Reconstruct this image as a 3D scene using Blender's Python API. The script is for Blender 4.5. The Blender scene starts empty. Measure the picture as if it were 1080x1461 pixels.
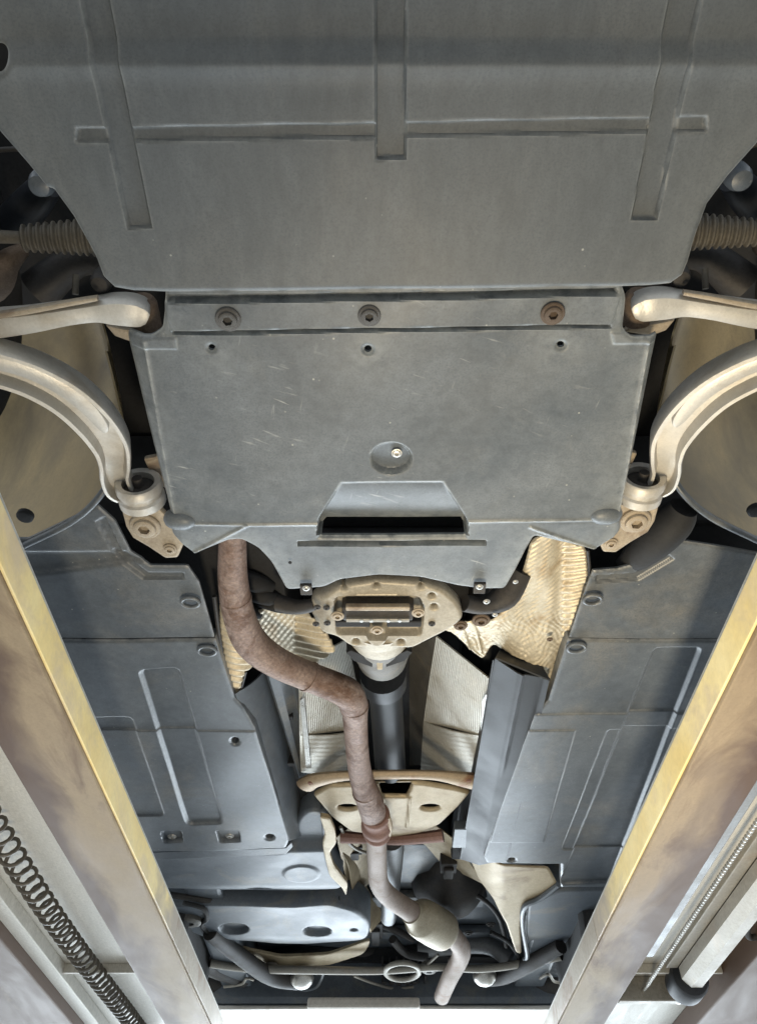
import bpy, bmesh, math, random
import numpy as np
from mathutils import Vector, Matrix

random.seed(7); np.random.seed(7)
scn = bpy.context.scene
col = scn.collection

# ------------------------------------------------------------------ camera
PW, PH, F = 1080.0, 1461.0, 1092.0          # photograph size and focal length in its pixels
PITCH = math.atan2(1975 - 730.5, F)         # the runways' vanishing point gives the tilt
CP, SP = math.cos(PITCH), math.sin(PITCH)
CAMZ = 1.20                                  # phone held 1.2 m above the workshop floor
cd = bpy.data.cameras.new('camera'); cam = bpy.data.objects.new('camera', cd); col.objects.link(cam)
cam.location = (0, 0, CAMZ)
cam.rotation_euler = (math.pi / 2 + PITCH, 0, 0)
cd.sensor_fit = 'VERTICAL'; cd.sensor_height = 36; cd.lens = F / PH * 36
cd.clip_start = 0.02; cd.clip_end = 200
scn.camera = cam

# ------------------------------------------------------------------ light
w = bpy.data.worlds.new('World'); scn.world = w; w.use_nodes = True
bg = w.node_tree.nodes['Background']
bg.inputs['Color'].default_value = (0.88, 0.945, 1.0, 1)
bg.inputs['Strength'].default_value = 0.95

def area(name, loc, target, sx, sy, power, color, spread=180):
    ld = bpy.data.lights.new(name, 'AREA'); ld.shape = 'RECTANGLE'
    ld.size = sx; ld.size_y = sy; ld.energy = power; ld.color = color; ld.spread = math.radians(spread)
    o = bpy.data.objects.new(name, ld); col.objects.link(o)
    o.location = loc
    o.rotation_euler = (Vector(target) - Vector(loc)).to_track_quat('-Z', 'Y').to_euler()
    return o
area('daylight_door', (0.0, 6.6, 1.9), (0, 0, 1.9), 7.0, 3.7, 560, (0.80, 0.91, 1.0))
area('inspection_lamp', (0.0, 1.15, 0.30), (1.0, 1.2, 2.0), 0.5, 0.25, 10, (1.0, 0.83, 0.57), 90)
area('inspection_lamp', (0.0, 1.15, 0.30), (-1.0, 1.2, 2.0), 0.5, 0.25, 4, (1.0, 0.85, 0.62), 90)

scn.view_settings.view_transform = 'Standard'
scn.view_settings.look = 'None'
scn.view_settings.gamma = 1
scn.view_settings.exposure = 0.55
scn.view_settings.use_curve_mapping = False

# ------------------------------------------------------------------ helpers: photo pixel + height -> place
def ray(x, y):
    xc = (x - PW / 2) / F; yc = (PH / 2 - y) / F
    return xc, CP - yc * SP, SP + yc * CP
def W(x, y, Z):
    """point on the horizontal plane Z metres above the camera"""
    a, b, c = ray(x, y); s = Z / c
    return Vector((a * s, b * s, Z + CAMZ))
def depth(p):
    return p.y * CP + (p.z - CAMZ) * SP
def rpx(p, wpx):
    return wpx * 0.5 * depth(p) / F

# ------------------------------------------------------------------ materials
def srgb(r, g, b):
    f = lambda c: (c / 255 / 12.92) if c / 255 <= 0.04045 else ((c / 255 + 0.055) / 1.055) ** 2.4
    return (f(r), f(g), f(b), 1)
def material(name, c1, c2, rough=0.5, metal=0.0, scale=6.0, c3=None, speck=None, fine=220.0, bump=0.15,
             stretch=(1, 1, 1), spec=0.5, lo=0.35, hi=0.68, rough2=None, scratch=None, highlight_dust=None, p3=(.54, .66), mid=.22, finek=.55, edge=None, yedge=None):
    m = bpy.data.materials.new(name); m.use_nodes = True
    nt = m.node_tree; N = nt.nodes; L = nt.links
    b = N['Principled BSDF']
    b.inputs['Metallic'].default_value = metal
    b.inputs['Specular IOR Level'].default_value = spec
    tc = N.new('ShaderNodeTexCoord'); mp = N.new('ShaderNodeMapping'); mp.inputs['Scale'].default_value = stretch
    L.new(tc.outputs['Object'], mp.inputs['Vector'])
    def noise(sc, det=6, rg=0.6, dist=0.0, vec=None):
        n = N.new('ShaderNodeTexNoise'); n.inputs['Scale'].default_value = sc
        n.inputs['Detail'].default_value = det; n.inputs['Roughness'].default_value = rg
        n.inputs['Distortion'].default_value = dist
        L.new(vec or mp.outputs['Vector'], n.inputs['Vector']); return n.outputs['Fac']
    def ramp(src, a, z):
        r = N.new('ShaderNodeMapRange'); r.inputs['From Min'].default_value = a; r.inputs['From Max'].default_value = z
        L.new(src, r.inputs['Value']); return r.outputs['Result']
    def mix(fac, a, bb):
        x = N.new('ShaderNodeMix'); x.data_type = 'RGBA'
        if isinstance(fac, float): x.inputs[0].default_value = fac
        else: L.new(fac, x.inputs[0])
        for sock, v in ((x.inputs[6], a), (x.inputs[7], bb)):
            if isinstance(v, tuple): sock.default_value = v
            else: L.new(v, sock)
        return x.outputs[2]
    n1 = noise(scale, 8, 0.62, 0.4)
    f1 = ramp(n1, lo, hi)
    c = mix(f1, c1, c2)
    if c3 is not None:
        f3 = ramp(noise(scale * 0.55 + 1.7, 7, 0.66, 0.8), p3[0], p3[1])
        c = mix(f3, c, c3)
    # medium mottling, lighter and darker than the base
    md = ramp(noise(scale * 7 + 21, 5, 0.65, 0.3), 0.3, 0.72)
    hv = N.new('ShaderNodeHueSaturation'); vm = N.new('ShaderNodeMapRange')
    vm.inputs['To Min'].default_value = 1 - mid * .55; vm.inputs['To Max'].default_value = 1 + mid * .55
    L.new(md, vm.inputs['Value']); L.new(vm.outputs['Result'], hv.inputs['Value']); L.new(c, hv.inputs['Color']); c = hv.outputs['Color']
    nf = noise(fine, 3, 0.7, 0.0, tc.outputs['Object'])
    dark = tuple(v * 0.72 for v in c1[:3]) + (1,)
    mm = N.new('ShaderNodeMath'); mm.operation = 'MULTIPLY'; mm.inputs[1].default_value = finek
    L.new(ramp(nf, 0.45, 0.7), mm.inputs[0])
    c = mix(mm.outputs[0], c, dark)
    if speck is not None:
        v = N.new('ShaderNodeTexVoronoi'); v.inputs['Scale'].default_value = 42
        L.new(tc.outputs['Object'], v.inputs['Vector'])
        cut = ramp(v.outputs['Distance'], 0.09, 0.05)
        sel = ramp(noise(19.0, 2, 0.5, 0, tc.outputs['Object']), 0.54, 0.62)
        q = N.new('ShaderNodeMath'); q.operation = 'MULTIPLY'; L.new(cut, q.inputs[0]); L.new(sel, q.inputs[1])
        c = mix(q.outputs[0], c, speck)
    if scratch is not None:
        for ang, sd, th in ((-0.30, 0.0, .67), (-0.42, 5.1, .685), (1.35, 3.7, .70)):
            vr = N.new('ShaderNodeVectorRotate'); vr.rotation_type = 'Z_AXIS'; vr.inputs['Angle'].default_value = ang
            L.new(tc.outputs['Object'], vr.inputs['Vector'])
            mp2 = N.new('ShaderNodeMapping'); mp2.inputs['Scale'].default_value = (17, 130, 17); mp2.inputs['Location'].default_value = (sd, sd, 0)
            L.new(vr.outputs['Vector'], mp2.inputs['Vector'])
            st = ramp(noise(1.0, 2, 0.5, 0.0, mp2.outputs['Vector']), th, th + .09)
            g = ramp(noise(6.5, 4, 0.6, 0.0, tc.outputs['Object']), 0.50, 0.66)
            q = N.new('ShaderNodeMath'); q.operation = 'MULTIPLY'; L.new(st, q.inputs[0]); L.new(g, q.inputs[1])
            c = mix(q.outputs[0], c, scratch)
    if edge is not None:          # rust creeping in from one long edge: |x - .02| from a to b
        sx = N.new('ShaderNodeSeparateXYZ'); L.new(tc.outputs['Object'], sx.inputs[0])
        m1 = N.new('ShaderNodeMath'); m1.operation = 'SUBTRACT'; m1.inputs[1].default_value = .02; L.new(sx.outputs['X'], m1.inputs[0])
        m2 = N.new('ShaderNodeMath'); m2.operation = 'ABSOLUTE'; L.new(m1.outputs[0], m2.inputs[0])
        e = ramp(m2.outputs[0], edge[0], edge[1])
        m3 = N.new('ShaderNodeMath'); m3.operation = 'MULTIPLY_ADD'; m3.inputs[1].default_value = 1.9
        L.new(noise(3.1, 5, .55, .6), m3.inputs[0]); m4 = N.new('ShaderNodeMath'); m4.operation = 'SUBTRACT'; m4.inputs[1].default_value = .95
        L.new(e, m4.inputs[0]); L.new(m4.outputs[0], m3.inputs[2])
        c = mix(ramp(m3.outputs[0], .2, .75), c, edge[2])
    if yedge is not None:         # paint worn off towards the far end
        sy = N.new('ShaderNodeSeparateXYZ'); L.new(tc.outputs['Object'], sy.inputs[0])
        e = ramp(sy.outputs['Y'], yedge[0], yedge[1])
        m3 = N.new('ShaderNodeMath'); m3.operation = 'MULTIPLY_ADD'; m3.inputs[1].default_value = 1.4
        L.new(noise(9, 5, .6, .5), m3.inputs[0]); m4 = N.new('ShaderNodeMath'); m4.operation = 'SUBTRACT'; m4.inputs[1].default_value = .7
        L.new(e, m4.inputs[0]); L.new(m4.outputs[0], m3.inputs[2])
        c = mix(ramp(m3.outputs[0], .3, .8), c, yedge[2])
    if highlight_dust is not None:  # mixes painted edge highlights and rim dust into the base colour
        at = N.new('ShaderNodeAttribute'); at.attribute_name = 'highlight_dust'
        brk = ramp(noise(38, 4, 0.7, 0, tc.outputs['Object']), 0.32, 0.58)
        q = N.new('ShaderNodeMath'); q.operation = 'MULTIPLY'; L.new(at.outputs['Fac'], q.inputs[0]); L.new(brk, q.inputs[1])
        c = mix(q.outputs[0], c, highlight_dust)
    L.new(c, b.inputs['Base Color'])
    rr = N.new('ShaderNodeMapRange'); rr.inputs['To Min'].default_value = rough
    rr.inputs['To Max'].default_value = rough2 if rough2 is not None else min(1, rough + 0.18)
    L.new(f1, rr.inputs['Value']); L.new(rr.outputs['Result'], b.inputs['Roughness'])
    if bump:
        bp = N.new('ShaderNodeBump'); bp.inputs['Strength'].default_value = bump; bp.inputs['Distance'].default_value = 0.002
        ad = N.new('ShaderNodeMath'); ad.operation = 'ADD'
        L.new(nf, ad.inputs[0]); L.new(n1, ad.inputs[1]); L.new(ad.outputs[0], bp.inputs['Height'])
        L.new(bp.outputs['Normal'], b.inputs['Normal'])
    return m

M = {}
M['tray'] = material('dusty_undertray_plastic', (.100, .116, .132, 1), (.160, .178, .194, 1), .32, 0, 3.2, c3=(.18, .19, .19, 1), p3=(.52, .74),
                     speck=(.42, .42, .38, 1), fine=260, bump=.10, scratch=(.36, .37, .36, 1), rough2=.55, highlight_dust=(.40, .42, .415, 1), mid=.34)
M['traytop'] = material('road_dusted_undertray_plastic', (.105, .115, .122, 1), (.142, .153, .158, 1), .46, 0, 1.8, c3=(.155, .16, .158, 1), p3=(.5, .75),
                        speck=(.40, .40, .37, 1), fine=300, bump=.08, rough2=.55, highlight_dust=(.30, .305, .295, 1), mid=.24, stretch=(1.6, .6, 1))
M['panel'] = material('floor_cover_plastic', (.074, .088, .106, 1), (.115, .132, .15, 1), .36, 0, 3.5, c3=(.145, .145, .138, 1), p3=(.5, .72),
                      speck=(.3, .3, .28, 1), fine=240, bump=.08, rough2=.45, highlight_dust=(.24, .25, .26, 1), mid=.34)
M['duct'] = material('glossy_black_plastic', (.014, .017, .023, 1), (.03, .034, .042, 1), .42, 0, 5, fine=180, bump=.06)
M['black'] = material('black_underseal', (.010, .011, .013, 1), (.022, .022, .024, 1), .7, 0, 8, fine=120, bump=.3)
M['soot'] = material('sooty_metal', (.03, .03, .032, 1), (.07, .062, .055, 1), .55, .2, 12, fine=150, bump=.3)
M['alu'] = material('cast_aluminium', (.56, .54, .495, 1), (.66, .64, .60, 1), .36, .4, 7, c3=(.45, .40, .33, 1), fine=240, bump=.2, p3=(.55, .72), finek=.25, mid=.12)
M['cast'] = material('dirty_cast_aluminium', (.36, .30, .225, 1), (.48, .41, .315, 1), .5, .3, 14, c3=(.24, .18, .13, 1), fine=200, bump=.3)
M['tan'] = material('dusty_pressed_metal', (.37, .295, .185, 1), (.46, .38, .255, 1), .45, .3, 7, c3=(.27, .20, .125, 1), fine=200, bump=.15)
M['housing'] = material('grey_cast_housing', (.11, .105, .095, 1), (.17, .16, .14, 1), .5, .3, 14, c3=(.20, .175, .135, 1), fine=200, bump=.25)
M['gearbox'] = material('dull_cast_plate', (.35, .31, .24, 1), (.45, .41, .335, 1), .45, .35, 11, c3=(.25, .21, .155, 1), fine=200, bump=.2, mid=.3)
M['shield'] = material('embossed_heat_shield', (.55, .485, .365, 1), (.69, .63, .50, 1), .44, .45, 12, c3=(.42, .32, .20, 1), fine=180, bump=.25)
M['shieldgrey'] = material('tunnel_heat_shield', (.46, .44, .385, 1), (.56, .54, .48, 1), .4, .45, 9, c3=(.36, .32, .255, 1), fine=220, bump=.15)
M['rust'] = material('rusty_exhaust', (.23, .155, .125, 1), (.35, .27, .235, 1), .55, .2, 14, c3=(.15, .085, .058, 1), p3=(.5, .6), fine=130, bump=1.0, mid=.6, finek=.4)
M['pipe'] = material('grey_exhaust', (.26, .20, .165, 1), (.36, .30, .255, 1), .55, .25, 18, c3=(.22, .145, .10, 1), fine=190, bump=.35)
M['cream'] = material('heat_tinted_muffler', (.40, .35, .26, 1), (.50, .45, .35, 1), .45, .35, 9, c3=(.36, .29, .20, 1), fine=200, bump=.2)
M['brace'] = material('rusting_brace', (.36, .27, .18, 1), (.45, .36, .25, 1), .5, .35, 10, c3=(.24, .105, .05, 1), fine=190, bump=.3)
M['rustbar'] = material('red_rusted_bar', (.22, .115, .085, 1), (.31, .18, .14, 1), .7, .1, 14, fine=190, bump=.5)
M['liner'] = material('arch_liner', (.17, .13, .07, 1), (.33, .25, .125, 1), .33, .55, 2.2, c3=(.09, .073, .05, 1), p3=(.45, .75), mid=.1, finek=.2, fine=200, bump=.06)
M['rubber'] = material('tyre_rubber', (.018, .018, .019, 1), (.035, .034, .033, 1), .75, 0, 20, fine=200, bump=.4)
M['boot'] = material('dusty_rubber_boot', (.075, .066, .052, 1), (.13, .115, .09, 1), .6, 0, 20, fine=200, bump=.3)
M['rail'] = material('worn_runway_steel', (.205, .145, .08, 1), (.30, .235, .15, 1), .55, .15, 2.6, c3=(.125, .075, .04, 1), fine=160, bump=.1, stretch=(2.4, .8, 2.4), p3=(.48, .66), mid=.12, finek=.2,
                     edge=(.60, .745, (.08, .044, .024, 1)))
M['yellow'] = material('worn_yellow_strip', (.84, .66, .28, 1), (.90, .78, .44, 1), .36, .1, 5, c3=(.66, .55, .38, 1), fine=120, bump=.06, stretch=(1, .8, 1), p3=(.5, .68), mid=.12, finek=.15, yedge=(1.75, 2.35, (.36, .30, .23, 1)))
M['bare'] = material('bare_runway_steel', (.33, .28, .215, 1), (.42, .37, .30, 1), .5, .2, 5, c3=(.26, .18, .12, 1), fine=160, bump=.12)
M['deck'] = material('galvanised_deck', (.47, .455, .41, 1), (.56, .545, .50, 1), .5, .2, 4, fine=140, bump=.12, stretch=(7, 1.1, 1))
M['steel'] = material('grey_steel_tube', (.15, .158, .165, 1), (.22, .225, .23, 1), .38, .4, 9, fine=160, bump=.12)
M['cyl'] = material('dull_cylinder_steel', (.28, .262, .225, 1), (.36, .34, .30, 1), .45, .35, 9, c3=(.31, .27, .22, 1), fine=160, bump=.12)
M['hose'] = material('brown_hose_plastic', (.075, .066, .054, 1), (.12, .106, .085, 1), .42, 0, 20, fine=160, bump=.1)
M['bright'] = material('bright_bolt_metal', (.5, .49, .46, 1), (.66, .65, .62, 1), .25, .8, 20, fine=200, bump=.1)
M['bolt'] = material('dirty_bolt', (.10, .095, .09, 1), (.17, .16, .145, 1), .5, .3, 40, fine=300, bump=.5)
M['boltrust'] = material('rusty_bolt', (.13, .092, .066, 1), (.22, .165, .12, 1), .65, .2, 50, fine=300, bump=.6)
M['floor'] = material('workshop_concrete', (.24, .235, .225, 1), (.32, .315, .30, 1), .6, 0, 1.2, fine=40, bump=.2)
M['tank'] = material('fuel_tank_plastic', (.086, .102, .122, 1), (.13, .148, .168, 1), .38, 0, 5, c3=(.17, .165, .15, 1), fine=220, bump=.1)
M['bumper'] = material('daylit_bumper_plastic', (.55, .50, .44, 1), (.66, .62, .56, 1), .5, 0, 6, fine=220, bump=.1)  # pale base colour stands in for overexposed light on the bumper underside

# ------------------------------------------------------------------ object helpers
BASE = {}
def thing(name, loc, label, cat, group=None):
    o = bpy.data.objects.new(name, None); col.objects.link(o); o.location = loc; o.empty_display_size = .1
    o['label'] = label; o['category'] = cat
    if group: o['group'] = group
    return o
def world_of(p):
    t = Vector((0, 0, 0))
    while p is not None:
        t += p.location; p = p.parent
    return t
def link(name, me, mat, parent=None, loc=None):
    """meshes hold world coordinates (loc None) or are local to loc"""
    if mat is not None and len(me.materials) == 0: me.materials.append(M[mat])
    o = bpy.data.objects.new(name, me); col.objects.link(o)
    base = Vector(loc) if loc is not None else Vector((0, 0, 0))
    if parent is not None:
        o.parent = parent; o.location = base - world_of(parent)
    else:
        o.location = base
    return o
def mesh(name, verts, faces, smooth=True):
    me = bpy.data.meshes.new(name)
    me.from_pydata([tuple(v) for v in verts], [], [tuple(int(i) for i in f) for f in faces]); me.update()
    if smooth:
        me.polygons.foreach_set('use_smooth', [True] * len(me.polygons))
        try: me.set_sharp_from_angle(angle=math.radians(38))
        except Exception: pass
    return me

# ---- polygon distance
def seg_dist(P, A, B):
    d = B - A; L = (d * d).sum() + 1e-12
    t = np.clip(((P - A) @ d) / L, 0, 1)
    q = A + t[:, None] * d
    return np.hypot(P[:, 0] - q[:, 0], P[:, 1] - q[:, 1]), q
def sdf(P, poly):
    n = len(poly); best = np.full(len(P), 1e9); near = np.zeros_like(P); inside = np.zeros(len(P), bool)
    for i in range(n):
        A = poly[i]; B = poly[(i + 1) % n]
        dd, q = seg_dist(P, A, B); k = dd < best; best[k] = dd[k]; near[k] = q[k]
        cr = (A[1] > P[:, 1]) != (B[1] > P[:, 1])
        with np.errstate(divide='ignore', invalid='ignore'):
            xi = (B[0] - A[0]) * (P[:, 1] - A[1]) / (B[1] - A[1]) + A[0]
        inside ^= cr & (P[:, 0] < xi)
    return np.where(inside, best, -best), near
def sm(t):
    t = np.clip(t, 0, 1); return t * t * (3 - 2 * t)
def catmull(pts, n=6, closed=False):
    pts = [np.array(p, float) for p in pts]; out = []
    m = len(pts); rng = m if closed else m - 1
    for i in range(rng):
        if closed: p0, p1, p2, p3 = (pts[(i + k - 1) % m] for k in range(4))
        else: p0, p1, p2, p3 = pts[max(i - 1, 0)], pts[i], pts[i + 1], pts[min(i + 2, m - 1)]
        for k in range(n):
            t = k / n
            out.append(.5 * ((2 * p1) + (-p0 + p2) * t + (2 * p0 - 5 * p1 + 4 * p2 - p3) * t * t + (-p0 + 3 * p1 - 3 * p2 + p3) * t ** 3))
    if not closed: out.append(pts[-1])
    return out
def rnd_poly(px, r=8, n=4):
    """round the corners of a pixel polygon"""
    out = []; m = len(px)
    for i in range(m):
        a, b, c = (np.array(px[(i + k - 1) % m], float) for k in range(3))
        la, lc = np.linalg.norm(a - b), np.linalg.norm(c - b)
        k = min(r, la * .45, lc * .45)
        p, q = b + (a - b) / la * k, b + (c - b) / lc * k
        for j in range(n + 1):
            t = j / n; out.append(tuple((1 - t) ** 2 * p + 2 * t * (1 - t) * b + t * t * q))
    return out
def ellipse(cx, cy, rx, ry, n=24):
    return [(cx + rx * math.cos(2 * math.pi * k / n), cy + ry * math.sin(2 * math.pi * k / n)) for k in range(n)]

def wxy(px, Z):
    return np.array([W(x, y, Z)[:2] for x, y in px])
def tops(P, Z):
    """world xy at height Z -> photo pixel"""
    z = Z; zc = P[:, 1] * CP + z * SP; yc = -P[:, 1] * SP + z * CP
    return np.stack([PW / 2 + F * P[:, 0] / zc, PH / 2 - F * yc / zc], 1)

def sheet(name, outline, Z, mat, parent, res=.004, feats=(), ridges=(), holes=(), zf=None, thick=.004, roll=.004, roll_h=.003, warp=.0015, dusty=.12):
    """a pressed or moulded sheet: outline, holes and relief given in photo pixels, laid on the plane Z above the camera.
    feats: (polygon, depth, edge) depth>0 goes up (recess), <0 comes down (proud); depth may be a function of photo pixels"""
    poly = wxy(outline, Z); hp = [wxy(h, Z) for h in holes]
    x0, y0 = poly.min(0) - res; x1, y1 = poly.max(0) + res
    nx = int((x1 - x0) / res) + 2; ny = int((y1 - y0) / res) + 2
    gx, gy = np.meshgrid(x0 + np.arange(nx) * res, y0 + np.arange(ny) * res, indexing='ij')
    P = np.stack([gx.ravel(), gy.ravel()], 1)
    def full(P):
        d, n = sdf(P, poly)
        for h in hp:
            dh, nh = sdf(P, h); k = -dh < d; d = np.where(k, -dh, d); n = np.where(k[:, None], nh, n)
        return d, n
    d, near = full(P)
    ok = (d > -res * .36).reshape(nx, ny)
    idx = np.arange(nx * ny).reshape(nx, ny)
    q = np.stack([idx[:-1, :-1], idx[1:, :-1], idx[1:, 1:], idx[:-1, 1:]], -1).reshape(-1, 4)
    o = np.stack([ok[:-1, :-1], ok[1:, :-1], ok[1:, 1:], ok[:-1, 1:]], -1).reshape(-1, 4)
    cnt = o.sum(1)
    faces = [tuple(f) for f in q[cnt == 4]]
    for f, m in zip(q[cnt == 3], o[cnt == 3]): faces.append(tuple(f[m]))
    ec = {}
    for f in faces:
        for i in range(len(f)):
            a, b = f[i], f[(i + 1) % len(f)]
            k = (a, b) if a < b else (b, a)
            ec[k] = (ec[k][0] + 1, (a, b)) if k in ec else (1, (a, b))
    be = [v[1] for v in ec.values() if v[0] == 1]
    bv = np.array(sorted({i for e in be for i in e}))
    P[bv] = near[bv]; d[bv] = 0
    used = np.array(sorted({i for f in faces for i in f}))
    remap = np.full(nx * ny, -1); remap[used] = np.arange(len(used))
    Q = P[used]; dq = np.maximum(d[used], 0)
    pix = tops(Q, Z)
    z = np.zeros(len(Q))
    if zf is not None: z += zf(Q, pix)
    wr = np.exp(-(dq / .0022) ** 2)  # edge highlight painted as a pale line along rim and holes
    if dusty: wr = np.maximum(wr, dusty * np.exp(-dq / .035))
    for f in feats:
        pl, dep, edge = f[:3]
        df, _ = sdf(Q, wxy(pl, Z))
        dv = dep(pix) if callable(dep) else dep
        z += dv * sm((df + edge) / (2 * edge))
        wr = np.maximum(wr, .55 * np.exp(-((df + .001) / .0022) ** 2) * (np.abs(dv) > .0005))  # same painted highlight along the relief edges
    for a, b, wd, hh in ridges:
        dd, _ = seg_dist(Q, np.array(W(*a, Z)[:2]), np.array(W(*b, Z)[:2]))
        z -= hh * np.exp(-(dd / wd) ** 2)
        if hh: wr = np.maximum(wr, .9 * np.exp(-(dd / .0022) ** 2))  # highlight line painted along the crease
    z += roll_h * np.clip(1 - dq / roll, 0, 1) ** 2
    if warp: z += warp * (np.sin(Q[:, 0] * 9.1 + 1.3) * np.cos(Q[:, 1] * 7.3) + .5 * np.sin(Q[:, 0] * 21 + Q[:, 1] * 17))
    V = np.column_stack([Q, Z + CAMZ + z])
    bi = {int(v): k for k, v in enumerate(bv)}
    T = V[remap[bv]].copy(); T[:, 2] += thick
    n0 = len(V); V = np.vstack([V, T])
    Fs = [tuple(remap[i] for i in f) for f in faces]
    for a, b in be:
        Fs.append((remap[b], remap[a], n0 + bi[a], n0 + bi[b]))
    me = mesh(name, V, Fs)
    at = me.attributes.new('highlight_dust', 'FLOAT', 'POINT'); at.data.foreach_set('value', np.concatenate([wr, np.zeros(len(V) - n0)]).astype(np.float32))
    return link(name, me, mat, parent)

def patch(name, c, mat, parent, nu=20, nv=20, disp=None, thick=.004):
    """curved or ribbed sheet between four world corners (a b / d c order), disp(u,v) along its normal"""
    a, b, cc, d = [np.array(p) for p in c]
    u, v = np.meshgrid(np.linspace(0, 1, nu + 1), np.linspace(0, 1, nv + 1), indexing='ij'); u = u.ravel()[:, None]; v = v.ravel()[:, None]
    P = a * (1 - u) * (1 - v) + b * u * (1 - v) + cc * u * v + d * (1 - u) * v
    n = np.cross(b - a, d - a); n /= np.linalg.norm(n)
    if n[2] > 0: n = -n
    if disp is not None: P = P + disp(u, v) * n
    return grid_obj(name, P, nu + 1, nv + 1, mat, parent, thick, n)
def grid_obj(name, P, nu, nv, mat, parent, thick, n):
    P = np.asarray(P); k = len(P); V = np.vstack([P, P - np.asarray(n) * thick]); Fs = []
    for i in range(nu - 1):
        for j in range(nv - 1):
            q = (i * nv + j, (i + 1) * nv + j, (i + 1) * nv + j + 1, i * nv + j + 1)
            Fs.append(q); Fs.append(tuple(k + x for x in q[::-1]))
    rim = [i * nv for i in range(nu)] + [(nu - 1) * nv + j for j in range(1, nv)] + [i * nv + nv - 1 for i in range(nu - 2, -1, -1)] + [j for j in range(nv - 2, 0, -1)]
    for i in range(len(rim)):
        a, b = rim[i], rim[(i + 1) % len(rim)]; Fs.append((b, a, k + a, k + b))
    return link(name, mesh(name, V, Fs), mat, parent)

def circle(n=16): return [(math.cos(2 * math.pi * k / n), math.sin(2 * math.pi * k / n)) for k in range(n)]
def sweep_mesh(name, pts, scales, section, up=(0, 0, 1), cap=True, smooth=True):
    """section (x across, y towards up) swept along pts; scales are numbers or (sx, sy)"""
    pts = [Vector(p) for p in pts]; up = Vector(up); V = []; Fs = []; ns = len(section)
    prevb = None
    for i, p in enumerate(pts):
        t = (pts[min(i + 1, len(pts) - 1)] - pts[max(i - 1, 0)]).normalized()
        if prevb is None:
            u = up if abs(t.dot(up)) < .95 else Vector((1, 0, 0))
        else: u = prevb
        u = (u - t * u.dot(t)).normalized(); prevb = u
        s = t.cross(u).normalized()
        sc = scales[i]; sx, sy = (sc, sc) if not isinstance(sc, (tuple, list, np.ndarray)) else (sc[0], sc[1])
        for x, y in section: V.append(p + s * x * sx + u * y * sy)
    for i in range(len(pts) - 1):
        for k in range(ns):
            a = i * ns + k; b = i * ns + (k + 1) % ns
            Fs.append((a, b, b + ns, a + ns))
    if cap:
        Fs.append(tuple(range(ns))[::-1]); Fs.append(tuple(range((len(pts) - 1) * ns, len(pts) * ns)))
    return mesh(name, V, Fs, smooth)
def tube(name, pts, r, mat, parent, n=16, cap=True):
    rr = r if isinstance(r, (list, tuple)) else [r] * len(pts)
    return link(name, sweep_mesh(name, pts, rr, circle(n), cap=cap), mat, parent)
def pix_tube(name, rows, mat, parent, sub=6, n=18, flat=1.0):
    """rows: (px, py, Z, width in px)"""
    data = []
    for x, y, Z, wd in rows:
        p = W(x, y, Z); data.append((*p, rpx(p, wd)))
    data = catmull(data, sub)
    return link(name, sweep_mesh(name, [d[:3] for d in data], [(d[3], d[3] * flat) for d in data], circle(n)), mat, parent)
def lathe(name, profile, n=24, axis='z'):
    """profile (r, h) revolved; axis z local"""
    V = []; Fs = []
    for r, h in profile:
        for k in range(n):
            a = 2 * math.pi * k / n; V.append((r * math.cos(a), r * math.sin(a), h))
    for i in range(len(profile) - 1):
        for k in range(n):
            a = i * n + k; b = i * n + (k + 1) % n; Fs.append((a, b, b + n, a + n))
    Fs.append(tuple(range(n))[::-1]); m = (len(profile) - 1) * n; Fs.append(tuple(range(m, m + n)))
    if axis == 'x': V = [(h, x, y) for x, y, h in V]
    if axis == 'y': V = [(x, h, y) for x, y, h in V]
    return mesh(name, V, Fs)
def boxes(name, lst, mat, parent, bev=.003):
    """one part made of boxes (x0,x1,y0,y1,z0,z1), world coordinates"""
    bm = bmesh.new()
    for x0, x1, y0, y1, z0, z1 in lst:
        r = bmesh.ops.create_cube(bm, size=1)['verts']
        for v in r: v.co = Vector(((x0 + x1) / 2 + v.co.x * (x1 - x0), (y0 + y1) / 2 + v.co.y * (y1 - y0), (z0 + z1) / 2 + v.co.z * (z1 - z0)))
    if bev: bmesh.ops.bevel(bm, geom=bm.edges[:], offset=bev, segments=2, affect='EDGES', profile=.6)
    me = bpy.data.meshes.new(name); bm.to_mesh(me); bm.free()
    return link(name, me, mat, parent)
def plate(name, px, Z, thick, mat, parent, bev=.002, holes=()):
    """solid plate from a pixel outline; px may carry its own Z per point"""
    bm = bmesh.new()
    vs = [bm.verts.new(W(p[0], p[1], p[2] if len(p) > 2 else Z)) for p in px]
    f = bm.faces.new(vs)
    r = bmesh.ops.extrude_face_region(bm, geom=[f])
    for e in r['geom']:
        if isinstance(e, bmesh.types.BMVert): e.co.z += thick
    bmesh.ops.recalc_face_normals(bm, faces=bm.faces[:])
    if bev:
        ed = [e for e in bm.edges if len(e.link_faces) == 2 and e.calc_face_angle(0) > .6]
        bmesh.ops.bevel(bm, geom=ed, offset=bev, segments=2, affect='EDGES', profile=.6)
    me = bpy.data.meshes.new(name); bm.to_mesh(me); bm.free()
    return link(name, me, mat, parent)

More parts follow.
